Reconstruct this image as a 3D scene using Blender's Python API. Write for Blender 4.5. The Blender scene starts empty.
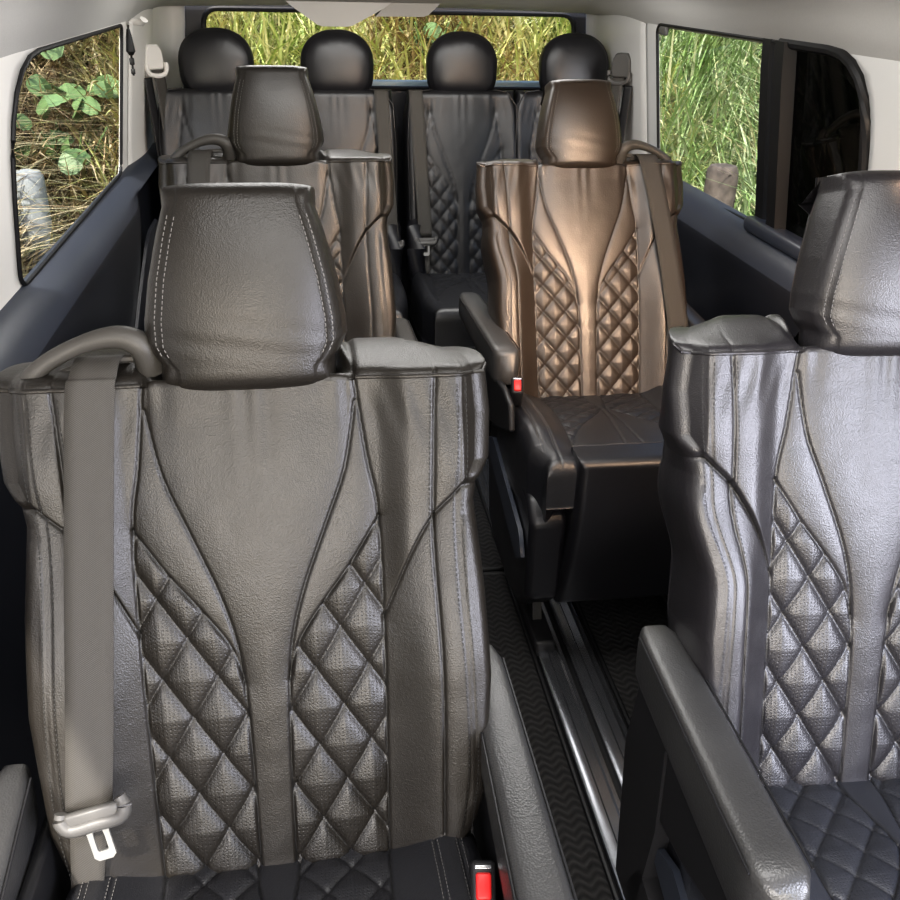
import bpy, bmesh, math, random
import numpy as np
from mathutils import Vector, Matrix, Euler
R = math.radians
col = bpy.context.scene.collection
rng = np.random.default_rng(7)
random.seed(7)

# ------------------------------------------------------------------ helpers
def link(o, parent=None):
    col.objects.link(o)
    if parent is not None: o.parent = parent
    return o

def tag(o, label=None, cat=None, group=None, kind=None):
    if label: o['label'] = label
    if cat: o['category'] = cat
    if group: o['group'] = group
    if kind: o['kind'] = kind
    return o

def mesh_obj(name, verts, faces, mat, parent=None, smooth=True, attrs=None):
    me = bpy.data.meshes.new(name)
    me.from_pydata([tuple(map(float, v)) for v in verts], [], [tuple(int(i) for i in f) for f in faces])
    me.update()
    if attrs:
        for k, vals in attrs.items():
            a = me.attributes.new(k, 'FLOAT', 'POINT'); a.data.foreach_set('value', np.asarray(vals, dtype=np.float32))
    if smooth: me.polygons.foreach_set('use_smooth', [True]*len(me.polygons))
    me.materials.append(mat)
    return link(bpy.data.objects.new(name, me), parent)

def empty(name, loc, rz=0):
    o = bpy.data.objects.new(name, None); o.empty_display_size = .1
    o.location = loc; o.rotation_euler = (0, 0, rz)
    return link(o)

class MB:
    """collects shapes and builds them as one mesh"""
    def __init__(s): s.v = []; s.f = []
    def add(s, vs, fs, M=None):
        n = len(s.v)
        if M is not None: vs = [M @ Vector(p) for p in vs]
        s.v += [tuple(p) for p in vs]; s.f += [tuple(i+n for i in f) for f in fs]
        return s
    def rbox(s, c, size, r=.01, M=None, seg=3, rot=None):
        bm = bmesh.new(); bmesh.ops.create_cube(bm, size=1)
        bmesh.ops.scale(bm, vec=size, verts=bm.verts)
        if r > 0: bmesh.ops.bevel(bm, geom=bm.edges[:], offset=min(r, min(size)*.49), segments=seg, affect='EDGES', profile=.5)
        T = Matrix.Translation(c)
        if rot is not None: T = T @ Euler(rot).to_matrix().to_4x4()
        if M is not None: T = M @ T
        bm.verts.ensure_lookup_table()
        vs = [T @ v.co for v in bm.verts]; fs = [[v.index for v in f.verts] for f in bm.faces]
        bm.free(); return s.add(vs, fs)
    def tube(s, pts, r, n=12, closed=False, M=None):
        pts = [Vector(p) for p in pts]; m = len(pts); rr = r if hasattr(r, '__len__') else [r]*m
        vs = []; up = Vector((0.13, .21, .97)).normalized()
        for i, p in enumerate(pts):
            a = pts[(i-1) % m] if (closed or i > 0) else p; b = pts[(i+1) % m] if (closed or i < m-1) else p
            t = (b-a).normalized(); u = t.cross(up)
            if u.length < 1e-3: u = t.cross(Vector((1, 0, 0)))
            u.normalize(); w = u.cross(t)
            for k in range(n):
                an = 2*math.pi*k/n; vs.append(p+(u*math.cos(an)+w*math.sin(an))*rr[i])
        fs = []
        for i in range(m if closed else m-1):
            j = (i+1) % m
            for k in range(n): fs.append((i*n+k, i*n+(k+1) % n, j*n+(k+1) % n, j*n+k))
        if not closed: fs += [tuple(range(n)), tuple(range((m-1)*n, m*n))[::-1]]
        return s.add(vs, fs, M)
    def prism(s, poly, d0, d1, axis=1, M=None):
        """poly: 2D points; extruded along axis from d0 to d1"""
        n = len(poly)
        def P(p, d):
            l = list(p); l.insert(axis, d); return tuple(l)
        vs = [P(p, d0) for p in poly]+[P(p, d1) for p in poly]
        fs = [tuple(range(n)), tuple(range(n, 2*n))[::-1]]+[(i, i+n, (i+1) % n+n, (i+1) % n) for i in range(n)]
        return s.add(vs, fs, M)
    def lathe(s, prof, n=32, M=None):
        vs = []
        for r, z in prof:
            for k in range(n): vs.append((r*math.cos(2*math.pi*k/n), r*math.sin(2*math.pi*k/n), z))
        fs = []
        for i in range(len(prof)-1):
            for k in range(n): fs.append((i*n+k, i*n+(k+1) % n, (i+1)*n+(k+1) % n, (i+1)*n+k))
        fs += [tuple(range(n)), tuple(range((len(prof)-1)*n, len(prof)*n))[::-1]]
        return s.add(vs, fs, M)
    def build(s, name, mat, parent=None, smooth=True, angle=40):
        o = mesh_obj(name, s.v, s.f, mat, parent, False)
        bm = bmesh.new(); bm.from_mesh(o.data); bmesh.ops.recalc_face_normals(bm, faces=bm.faces[:]); bm.to_mesh(o.data); bm.free()
        if smooth:
            o.data.polygons.foreach_set('use_smooth', [True]*len(o.data.polygons))
            try: o.data.set_sharp_from_angle(angle=R(angle))
            except Exception: pass
        return o

def curve_pts(pts, n=8):
    """Catmull-Rom through points"""
    P = [np.array(p, float) for p in pts]; out = []
    for i in range(len(P)-1):
        p0 = P[max(i-1, 0)]; p1 = P[i]; p2 = P[i+1]; p3 = P[min(i+2, len(P)-1)]
        for k in range(n):
            t = k/n; out.append(.5*((2*p1)+(-p0+p2)*t+(2*p0-5*p1+4*p2-p3)*t*t+(-p0+3*p1-3*p2+p3)*t**3))
    out.append(P[-1]); return np.array(out)

def interp(keys, x): return np.interp(x, [k for k, _ in keys], [w for _, w in keys])
def sstep(a, b, x):
    t = np.clip((x-a)/(b-a), 0, 1); return t*t*(3-2*t)
def dist_poly(px, py, poly):
    d = np.full(px.shape, 9.)
    for (x0, y0), (x1, y1) in zip(poly[:-1], poly[1:]):
        dx, dy = x1-x0, y1-y0; L = dx*dx+dy*dy+1e-12
        t = np.clip(((px-x0)*dx+(py-y0)*dy)/L, 0, 1)
        d = np.minimum(d, np.hypot(px-x0-t*dx, py-y0-t*dy))
    return d
def wob(x, y, f, seed=0):
    r = np.random.default_rng(seed); o = np.zeros_like(x)
    for i in range(7):
        a = r.uniform(0, 6.28); k = f*r.uniform(.5, 1.6); ph = r.uniform(0, 6.28)
        o += np.sin((x*np.cos(a)+y*np.sin(a))*k+ph+1.3*np.sin((x*np.sin(a)-y*np.cos(a))*k*.6+ph))
    return o/7

# ------------------------------------------------------------------ materials
def new_mat(name):
    m = bpy.data.materials.new(name); m.use_nodes = True
    nt = m.node_tree; return m, nt, nt.nodes['Principled BSDF']
def N(nt, t, **kw):
    n = nt.nodes.new(t)
    for k, v in kw.items():
        if k in n.inputs: n.inputs[k].default_value = v
        else: setattr(n, k, v)
    return n
def mixc(nt, fac, a, b):
    m = nt.nodes.new('ShaderNodeMix'); m.data_type = 'RGBA'
    for sock, val in ((m.inputs[0], fac), (m.inputs[6], a), (m.inputs[7], b)):
        if hasattr(val, 'links'): nt.links.new(val, sock)
        elif isinstance(val, (tuple, list)): sock.default_value = (*val, 1) if len(val) == 3 else val
        else: sock.default_value = val
    return m.outputs[2]

def leather(name, c=(.04, .038, .036), rough=.42, grain=520, bump=.35, perf=True, spec=.5, coat=0.0, var=.35):
    m, nt, b = new_mat(name); L = nt.links.new
    tc = N(nt, 'ShaderNodeTexCoord')
    no = N(nt, 'ShaderNodeTexNoise', Scale=9., Detail=3.); L(tc.outputs['Object'], no.inputs['Vector'])
    c2 = tuple(x*(1+var) for x in c); c1 = tuple(x*(1-var) for x in c)
    colr = mixc(nt, no.outputs['Fac'], c1, c2)
    vo = N(nt, 'ShaderNodeTexVoronoi', Scale=float(grain)); L(tc.outputs['Object'], vo.inputs['Vector'])
    n2 = N(nt, 'ShaderNodeTexNoise', Scale=float(grain*.35), Detail=2.); L(tc.outputs['Object'], n2.inputs['Vector'])
    ad = N(nt, 'ShaderNodeMath', operation='ADD'); L(vo.outputs['Distance'], ad.inputs[0]); L(n2.outputs['Fac'], ad.inputs[1])
    bp = N(nt, 'ShaderNodeBump', Strength=bump, Distance=.0006); L(ad.outputs[0], bp.inputs['Height'])
    last = bp
    if perf:
        at = N(nt, 'ShaderNodeAttribute', attribute_name='perf')
        sx = N(nt, 'ShaderNodeSeparateXYZ'); L(tc.outputs['Object'], sx.inputs[0])
        def sn(src, k, ph=0):
            a = N(nt, 'ShaderNodeMath', operation='MULTIPLY'); L(src, a.inputs[0]); a.inputs[1].default_value = k
            s = N(nt, 'ShaderNodeMath', operation='SINE'); L(a.outputs[0], s.inputs[0]); return s.outputs[0]
        k = 2*math.pi/.0088
        yz = N(nt, 'ShaderNodeMath', operation='ADD'); L(sx.outputs['Y'], yz.inputs[0]); L(sx.outputs['Z'], yz.inputs[1])
        pr = N(nt, 'ShaderNodeMath', operation='MULTIPLY'); L(sn(sx.outputs['X'], k), pr.inputs[0]); L(sn(yz.outputs[0], k), pr.inputs[1])
        ab = N(nt, 'ShaderNodeMath', operation='ABSOLUTE'); L(pr.outputs[0], ab.inputs[0])
        gt = N(nt, 'ShaderNodeMapRange'); gt.inputs[1].default_value = .70; gt.inputs[2].default_value = .92; L(ab.outputs[0], gt.inputs[0])
        mu = N(nt, 'ShaderNodeMath', operation='MULTIPLY'); L(gt.outputs[0], mu.inputs[0]); L(at.outputs['Fac'], mu.inputs[1])
        bp2 = N(nt, 'ShaderNodeBump', Strength=.35, Distance=.0008); bp2.invert = True
        L(mu.outputs[0], bp2.inputs['Height']); L(bp.outputs[0], bp2.inputs['Normal']); last = bp2
        m2 = N(nt, 'ShaderNodeMath', operation='MULTIPLY'); L(mu.outputs[0], m2.inputs[0]); m2.inputs[1].default_value = .45
        colr = mixc(nt, m2.outputs[0], colr, tuple(x*.25 for x in c))
        # near-black along the seam and quilt grooves
        ag = N(nt, 'ShaderNodeAttribute', attribute_name='groove')
        colr = mixc(nt, ag.outputs['Fac'], colr, (.004, .004, .004))
    L(colr, b.inputs['Base Color']); L(last.outputs[0], b.inputs['Normal'])
    rr = N(nt, 'ShaderNodeMapRange'); rr.inputs[3].default_value = rough-.06; rr.inputs[4].default_value = rough+.08
    L(no.outputs['Fac'], rr.inputs[0]); L(rr.outputs[0], b.inputs['Roughness'])
    b.inputs['Specular IOR Level'].default_value = spec
    if coat: b.inputs['Coat Weight'].default_value = coat; b.inputs['Coat Roughness'].default_value = .3
    return m

def plain(name, c, rough=.5, metal=0., noise=0., nscale=30, bump=0., bscale=400, spec=.5):
    m, nt, b = new_mat(name); L = nt.links.new
    tc = N(nt, 'ShaderNodeTexCoord')
    no = N(nt, 'ShaderNodeTexNoise', Scale=float(nscale), Detail=3.); L(tc.outputs['Object'], no.inputs['Vector'])
    L(mixc(nt, no.outputs['Fac'], tuple(x*(1-noise) for x in c), tuple(min(1, x*(1+noise)) for x in c)), b.inputs['Base Color'])
    b.inputs['Roughness'].default_value = rough; b.inputs['Metallic'].default_value = metal
    b.inputs['Specular IOR Level'].default_value = spec
    if bump:
        n2 = N(nt, 'ShaderNodeTexNoise', Scale=float(bscale), Detail=2.); L(tc.outputs['Object'], n2.inputs['Vector'])
        bp = N(nt, 'ShaderNodeBump', Strength=bump, Distance=.0008); L(n2.outputs['Fac'], bp.inputs['Height']); L(bp.outputs[0], b.inputs['Normal'])
    return m

M = {}
M['leather'] = leather('black_leather', (.019, .0165, .0138), .36, 640, .35, spec=.62)
M['leather_cool_lit'] = leather('black_leather_cool_lit', (.026, .0245, .028), .34, 620, .35, spec=.85)  # black leather with the cool sky light put into its colour
M['leather_warm_lit'] = leather('black_leather_warm_lit', (.036, .027, .021), .37, 500, .3, spec=.8)  # black leather with the bronze sheen put into its base colour
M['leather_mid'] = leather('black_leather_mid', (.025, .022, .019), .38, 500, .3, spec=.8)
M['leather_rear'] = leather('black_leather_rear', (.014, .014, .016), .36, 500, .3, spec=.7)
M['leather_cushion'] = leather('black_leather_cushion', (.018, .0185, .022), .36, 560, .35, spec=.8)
M['cushion_cool_lit'] = leather('black_leather_sky_lit', (.036, .039, .050), .36, 560, .35, spec=.9)  # cushion leather tinted and lightened for the blue sky light on it
M['leather_smooth'] = leather('dark_smooth_leather', (.012, .012, .015), .36, 600, .25, perf=False, spec=.7)
M['leather_arm'] = leather('armrest_vinyl', (.045, .045, .046), .36, 420, .45, perf=False, spec=.9)
M['thread'] = plain('stitch_thread', (.012, .012, .011), .6)
M['thread_light'] = plain('stitch_thread_light', (.16, .155, .15), .55)
M['plastic'] = plain('black_plastic', (.022, .022, .024), .38, bump=.2, bscale=700)
M['plastic_grey'] = plain('grey_plastic', (.10, .097, .093), .42, bump=.15)
M['plastic_handle'] = plain('belt_guide_plastic', (.07, .066, .06), .45, bump=.3, bscale=600)
M['panel'] = plain('side_panel_plastic', (.017, .019, .026), .36, bump=.25, bscale=500)
M['panel_sill_lit'] = plain('sill_plastic_sky_lit', (.045, .052, .07), .30, bump=.2, bscale=500)  # sky reflection on the sill put in as a lighter blue-grey
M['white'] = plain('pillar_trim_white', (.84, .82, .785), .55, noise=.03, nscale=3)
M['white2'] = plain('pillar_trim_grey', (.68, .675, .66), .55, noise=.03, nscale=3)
M['headliner'] = plain('headliner_fabric', (.56, .55, .53), .9, noise=.06, nscale=260, bump=.4, bscale=500)
M['rubber'] = plain('window_rubber', (.008, .008, .009), .5)
M['red'] = plain('red_button', (.75, .03, .03), .35)
M['chrome'] = plain('brushed_steel', (.55, .56, .58), .22, metal=1.)
M['rail'] = plain('aluminium_rail', (.36, .37, .40), .24, metal=.9, noise=.25, nscale=18)
M['steel'] = plain('tongue_steel', (.33, .33, .32), .4, metal=.5)
M['pale_blue'] = plain('pale_blue_paint', (.42, .52, .60), .35)
M['stone'] = plain('weathered_post', (.085, .07, .06), .9, noise=.95, nscale=24, bump=1., bscale=60)
M['stone_grey'] = plain('grey_post', (.30, .32, .33), .8, noise=.3, nscale=9, bump=.5, bscale=60)
M['kerb'] = plain('timber_kerb', (.30, .27, .22), .85, noise=.4, nscale=8, bump=.6, bscale=80)

def webbing():
    m, nt, b = new_mat('belt_webbing'); L = nt.links.new
    tc = N(nt, 'ShaderNodeTexCoord')
    w = N(nt, 'ShaderNodeTexWave', Scale=230., Distortion=.6); w.bands_direction = 'DIAGONAL'; L(tc.outputs['Object'], w.inputs['Vector'])
    w2 = N(nt, 'ShaderNodeTexWave', Scale=300., Distortion=.2); w2.bands_direction = 'X'; L(tc.outputs['Object'], w2.inputs['Vector'])
    mx = N(nt, 'ShaderNodeMath', operation='ADD'); L(w.outputs['Fac'], mx.inputs[0]); L(w2.outputs['Fac'], mx.inputs[1])
    bp = N(nt, 'ShaderNodeBump', Strength=.5, Distance=.0006); L(mx.outputs[0], bp.inputs['Height']); L(bp.outputs[0], b.inputs['Normal'])
    L(mixc(nt, w.outputs['Fac'], (.04, .037, .033), (.09, .084, .076)), b.inputs['Base Color'])
    b.inputs['Roughness'].default_value = .55
    return m
M['webbing'] = webbing()

def mat_floor_mat():
    m, nt, b = new_mat('ribbed_floor_mat'); L = nt.links.new
    tc = N(nt, 'ShaderNodeTexCoord'); mp = N(nt, 'ShaderNodeMapping'); L(tc.outputs['Object'], mp.inputs['Vector'])
    sx = N(nt, 'ShaderNodeSeparateXYZ'); L(mp.outputs[0], sx.inputs[0])
    def math_(op, a, bb):
        n = N(nt, 'ShaderNodeMath', operation=op)
        for i, v in enumerate((a, bb)):
            if v is None: continue
            if hasattr(v, 'links'): L(v, n.inputs[i])
            else: n.inputs[i].default_value = v
        return n.outputs[0]
    ph = math_('MULTIPLY', sx.outputs['X'], 2*math.pi/.034)
    s1 = math_('MULTIPLY', math_('SINE', ph, None), .55)
    yy = math_('MULTIPLY', sx.outputs['Y'], 2*math.pi/.019)
    s2 = math_('SINE', math_('ADD', yy, math_('MULTIPLY', s1, 3.4)), None)
    fine = N(nt, 'ShaderNodeTexWave', Scale=150.); fine.bands_direction = 'Y'; L(tc.outputs['Object'], fine.inputs['Vector'])
    no = N(nt, 'ShaderNodeTexNoise', Scale=600.); L(tc.outputs['Object'], no.inputs['Vector'])
    mr = N(nt, 'ShaderNodeMapRange'); mr.inputs[1].default_value = -1; mr.inputs[2].default_value = 1; L(s2, mr.inputs[0])
    h = math_('ADD', mr.outputs[0], math_('MULTIPLY', no.outputs['Fac'], .5)); h = math_('ADD', h, math_('MULTIPLY', fine.outputs['Fac'], .25))
    bp = N(nt, 'ShaderNodeBump', Strength=.9, Distance=.004); L(h, bp.inputs['Height']); L(bp.outputs[0], b.inputs['Normal'])
    L(mixc(nt, mr.outputs[0], (.006, .006, .006), (.032, .030, .030)), b.inputs['Base Color'])
    b.inputs['Roughness'].default_value = .75
    return m
M['mat'] = mat_floor_mat()

def mat_glass(name, tint, refl, rc=(1, 1, 1)):
    m, nt, b = new_mat(name); nt.nodes.remove(b); L = nt.links.new
    out = nt.nodes['Material Output']
    tr = N(nt, 'ShaderNodeBsdfTransparent'); tr.inputs[0].default_value = (*tint, 1)
    gl = N(nt, 'ShaderNodeBsdfGlossy', Roughness=.03); gl.inputs[0].default_value = (*rc, 1)
    fr = N(nt, 'ShaderNodeFresnel', IOR=1.45); mu = N(nt, 'ShaderNodeMath', operation='MULTIPLY'); L(fr.outputs[0], mu.inputs[0]); mu.inputs[1].default_value = refl
    mx = N(nt, 'ShaderNodeMixShader'); L(mu.outputs[0], mx.inputs[0]); L(tr.outputs[0], mx.inputs[1]); L(gl.outputs[0], mx.inputs[2])
    L(mx.outputs[0], out.inputs[0])
    return m
M['glass'] = mat_glass('window_glass', (.93, .95, .93), .12)
M['glass_dark'] = mat_glass('dark_tinted_glass', (.006, .005, .007), .05)

def mat_grass(name, cols):
    m, nt, b = new_mat(name); L = nt.links.new
    at = N(nt, 'ShaderNodeAttribute', attribute_name='tone')
    cr = N(nt, 'ShaderNodeValToRGB'); L(at.outputs['Fac'], cr.inputs[0])
    el = cr.color_ramp.elements
    while len(el) < len(cols): el.new(.5)
    for i, c in enumerate(cols): el[i].position = i/(len(cols)-1); el[i].color = (*c, 1)
    L(cr.outputs[0], b.inputs['Base Color']); b.inputs['Roughness'].default_value = .55
    return m
M['straw'] = mat_grass('dry_straw_grass', [(.12, .08, .045), (.34, .25, .14), (.56, .46, .29), (.16, .17, .07), (.70, .62, .44)])
M['rear_grass'] = mat_grass('sunlit_mixed_grass', [(.25, .17, .08), (.55, .46, .22), (.42, .50, .16), (.75, .68, .40), (.30, .40, .12)])
M['green_grass'] = mat_grass('green_long_grass', [(.06, .11, .03), (.18, .28, .09), (.30, .42, .18), (.42, .50, .32), (.48, .42, .24)])
M['leaf'] = plain('broad_leaf', (.11, .18, .07), .5, noise=.6, nscale=9)
M['soil'] = plain('bank_soil', (.10, .085, .045), .95, noise=.6, nscale=5, bump=.8, bscale=12)
M['gravel'] = plain('pale_gravel', (.35, .33, .30), .9, noise=.4, nscale=30, bump=.8, bscale=70)

# ------------------------------------------------------------------ padded panels (front face + wrapped sides)
def wrap_grid(front_a, side_arc, r, T, step, side_step):
    """parameter values: |p|<=1 on the face, beyond 1 the arc length in metres around the edge"""
    n = max(4, int(round(2*front_a/step)))
    inner = list(np.linspace(-1, 1, n+1))
    arc = r*math.pi/2; out = list(np.linspace(arc/5, arc, 5))+list(arc+np.linspace(side_step, T-r, max(2, int((T-r)/side_step))))
    return inner, out

def padded(fX, s0, s1, F, T, r=.015, rt=.012, step=.0025, wrap_bottom=False, top_rise=None, side_shape=None, rb=None, Tt=None, Tb=None, post=None):
    """returns (verts, faces, (x,s) face coordinates). local frame: x right, z up the panel, -y towards the viewer.
    fX(s) is the half width incl. rounding; F(x,s) the relief towards the viewer."""
    Xm = float(np.max(fX(np.linspace(s0, s1, 50))))
    inner, out = wrap_grid(Xm, None, r, T, step, .012)
    A = [-(1+o) for o in out[::-1]]+inner+[1+o for o in out]
    Tt = T if Tt is None else Tt
    nb = max(6, int(round((s1-s0)/step)))
    bin_ = list(np.linspace(0, 1, nb+1))
    arc = rt*math.pi/2; bt = list(np.linspace(arc/5, arc, 5))+list(arc+np.linspace(.008, max(Tt-rt, .012), max(3, int(Tt/.008))))
    B = bin_+[1+o for o in bt]
    if wrap_bottom:
        rb = rb or rt; arcb = rb*math.pi/2; Tb = Tb or T
        bb = list(np.linspace(arcb/5, arcb, 5))+list(arcb+np.linspace(.008, max(Tb-rb, .012), 4))
        B = [-o for o in bb[::-1]]+B
    A = np.array(A); B = np.array(B)
    a, b = np.meshgrid(A, B)
    ea = np.clip(np.abs(a)-1, 0, None); eb = np.clip(b-1, 0, None); ec = np.clip(-b, 0, None)
    def roll(e, rr):
        th = np.clip(e/rr, 0, math.pi/2); ex = np.clip(e-rr*math.pi/2, 0, None)
        return rr*np.sin(th), rr*(1-np.cos(th))+ex
    xo, da = roll(ea, r); so, db = roll(eb, rt)
    s = s0+(s1-s0)*np.clip(b, 0, 1)
    X = fX(s)-r
    x = np.clip(a, -1, 1)*X
    d = np.maximum(da, db)
    s_face = s.copy()
    if wrap_bottom:
        sc, dc = roll(ec, rb); d = np.maximum(d, dc); s = s-sc
    s = s+so
    f = F(x, s_face)
    xx = x+np.sign(a)*xo
    fade = np.exp(-np.clip(d-.004, 0, None)/.016)
    y = -f*fade+d
    if top_rise is not None: s = s+top_rise(x, db)*(eb > 0)
    if side_shape is not None: xx = xx+np.sign(a)*side_shape(da, s_face)*(ea > 0)
    if post is not None: xx, y, s = post(xx, y, s, d)
    if top_rise is not None and not wrap_bottom:
        xx = xx*(1-.16*np.clip(d/.1, 0, 1)**2*sstep(s1-.16, s1, s)*sstep(.1, .2, np.abs(xx)))
    V = np.stack([xx, y, s], -1).reshape(-1, 3)
    nA, nB = len(A), len(B)
    idx = np.arange(nA*nB).reshape(nB, nA)
    Fq = np.stack([idx[:-1, :-1], idx[:-1, 1:], idx[1:, 1:], idx[1:, :-1]], -1).reshape(-1, 4)
    P = V[Fq]; ar = np.linalg.norm(np.cross(P[:, 2]-P[:, 0], P[:, 3]-P[:, 1]), axis=1)
    Fq = Fq[ar > 1e-9]
    faces = [tuple(q) for q in Fq]
    ring = list(idx[:, 0])+list(idx[-1, 1:])+list(idx[::-1, -1][1:])+list(idx[0, ::-1][1:-1])
    cv = len(V); V = np.vstack([V, [[0, float(y.max())*.8, float((s0+s1)/2)]]])
    ring = [int(q) for q in ring]
    faces += [(ring[k], cv, ring[(k+1) % len(ring)]) for k in range(len(ring))]
    x = np.append(x.ravel(), 0.); s_face = np.append(s_face.ravel(), s0); fm = np.append((np.abs(a) <= 1.0).ravel() & ((b >= 0) & (b <= 1)).ravel(), False)
    return V, faces, x, s_face, fm

def seam_relief(X, S, seams, deep=.0030, wide=.0014, puff=.0028, pw=.013):
    h = np.zeros_like(X); g = np.zeros_like(X); ax = np.abs(X)
    for pl in seams:
        d = dist_poly(ax, S, pl)
        h -= deep*np.exp(-(d/wide)**2)+puff*np.exp(-d/pw)
        g = np.maximum(g, np.exp(-(d/.0010)**2))
    return h, g

BOL = curve_pts([(.106, .535), (.116, .45), (.126, .385), (.127, .25), (.125, .1), (.123, -.04)], 5)
VSE = curve_pts([(.106, .508), (.093, .44), (.070, .38), (.043, .31), (.028, .25), (.022, .18), (.020, .08), (.019, -.04)], 5)
DIA = curve_pts([(.127, .385), (.094, .335), (.058, .288), (.034, .250), (.024, .212)], 5)
WING = curve_pts([(.250, .456), (.226, .426), (.203, .403), (.181, .381), (.156, .339), (.127, .271)], 5)
SGL = curve_pts([(.190, .535), (.185, .45), (.183, .35), (.187, .2), (.184, .02)], 5)
DBL = curve_pts([(.217, .535), (.216, .45), (.210, .385), (.211, .3), (.216, .2), (.217, .1), (.207, .02)], 5)
XOUT = [(-.05, .190), (0, .205), (.03, .222), (.07, .234), (.2, .242), (.3, .237), (.395, .228), (.414, .231), (.440, .247), (.49, .250), (.535, .246)]

def quilt(X, S, hw, hh, s0, xc=.08, base=1.):
    dist = 2*hw*hh/math.hypot(hw, hh)
    xs = np.where(X > 0, X-xc, X+xc)
    p = (xs/hw+(S-s0)/hh)/2; q = (xs/hw-(S-s0)/hh)/2
    dp = np.abs(p-np.round(p))*dist; dq = np.abs(q-np.round(q))*dist
    sc = dist/.045
    h = -.0048*sc*np.exp(-dp/(.0045*sc))-.0030*sc*np.exp(-dq/(.0035*sc))
    h += .0030*sc*np.minimum(dp, dq)/(dist*.5)
    g = np.maximum(.55*np.exp(-(dp/.0011)**2), .45*np.exp(-(dq/.0009)**2))
    return h*base, g

def back_relief(kind, hw, hh, q0):
    def F(x, s):
        ax = np.abs(x)
        seams = [BOL, VSE, DIA]
        if kind == 'captain': seams = seams+[WING, SGL]
        h, g = seam_relief(x, s, seams)
        bol = sstep(.118, .200, ax)
        f = h+.004*np.cos(np.clip(ax/.12, 0, 1)*math.pi/2)+.006*np.sin(np.clip(s/.5, 0, 1)*math.pi)
        if kind == 'captain':
            wz = np.interp(ax, WING[::-1, 0], WING[::-1, 1])
            up = sstep(-.002, .006, s-wz)
            f += bol*(.022*(1-sstep(.2, .42, s))+.006)+up*sstep(.127, .16, ax)*.009
            f += .0035*np.exp(-((s-.45)/.05)**2)*bol
            f -= np.clip(ax-.2165, 0, .05)*(.95*up+.35)
            f -= .004*np.exp(-(dist_poly(ax, s, DBL)/.0035)**2)*.35+0
            for o in (-.0032, .0032): f -= .0009*np.exp(-((dist_poly(ax+o, s, DBL))/.0009)**2)
        else:
            f += bol*.018*(1-.5*sstep(.3, .5, s))
        # quilted leaf between the bolster seam and the column
        xi = np.maximum(np.interp(s, VSE[::-1, 1], VSE[::-1, 0]), np.where(s > .212, np.interp(s, DIA[::-1, 1], DIA[::-1, 0]), 0))
        xo = np.interp(s, BOL[::-1, 1], BOL[::-1, 0])
        m = sstep(0, .003, ax-xi)*sstep(0, .003, xo-ax)*(s < .386)
        qh, qg = quilt(x, s, hw, hh, q0)
        f += m*qh
        # soft creases in the leather
        f += .0009*wob(x, s*.6, 38, 3)+.0004*wob(x, s, 110, 5)
        f += .0007*np.sin(x*185+2*np.sin(x*60))*np.exp(-np.clip(.53-s, 0, None)/.05)*(ax < .1)
        f += .0006*np.sin((ax-.1)*260+s*60)*np.exp(-((s-.50)/.03)**2)*(ax > .11)
        F.perf = (m > .5).astype(float); F.groove = np.clip(np.maximum(g, m*qg), 0, 1)
        return f
    return F

def surf_path(F, fX, path, r, lift=.0011):
    P = np.array(path); x = P[:, 0]; s = P[:, 1]
    f = F(x, s)
    return np.stack([x, -f-lift, s], -1)

def stitches(paths, L=.0034, gap=.0020, w=.0009):
    """dashes of thread along 3D polylines"""
    mb = MB()
    for p in paths:
        seg = np.linalg.norm(np.diff(p, axis=0), axis=1); cum = np.concatenate([[0], np.cumsum(seg)]); t = 0
        while t+L < cum[-1]:
            a = np.array([np.interp(t, cum, p[:, k]) for k in range(3)]); b = np.array([np.interp(t+L, cum, p[:, k]) for k in range(3)])
            dr = b-a; n = np.linalg.norm(dr)
            if n > 1e-6:
                dr = dr/n; sd = np.cross(dr, (0, -1, 0)); sd = sd/(np.linalg.norm(sd)+1e-9)*w/2; c = (a+b)/2+np.array((0, -w*.45, 0))
                mb.add([a-sd, a+sd, b+sd, b-sd, c-sd*.8, c+sd*.8], [(0, 1, 5, 4), (4, 5, 2, 3)])
            t += L+gap
    return mb

def fXc(s): return interp(XOUT, s)
def cap_rise(x, db):
    t = np.clip(db/.11, 0, 1); ax = np.abs(x); cap = sstep(.098-.026*t, .112-.026*t, ax)
    c = .34*db+.003*np.sin(t*math.pi)-.010*t**4-.020*sstep(.18, .25, ax)*t**1.3
    ctr = -.30*db
    return cap*c+(1-cap)*ctr-.004*np.exp(-((ax-.105)/.006)**2)*(t > 0)

_cache = {}
def backrest_mesh(key, kind, hw, hh, q0, step):
    F = back_relief(kind, hw, hh, q0)
    if kind == 'captain':
        V, fc, x, s, face = padded(fXc, -.05, .531, F, .105, r=.016, rt=.009, step=step, top_rise=cap_rise,
                                   side_shape=lambda d, s: .006*np.sin(np.clip(d/.1, 0, 1)*math.pi))
    else:
        fx = lambda s: interp([(-.06, .172), (0, .178), (.05, .184), (.4, .186), (.50, .184), (.545, .172)], s)
        V, fc, x, s, face = padded(fx, -.05, .545, F, .12, r=.022, rt=.024, step=step)
    return F, V, fc, x, s, face

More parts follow.
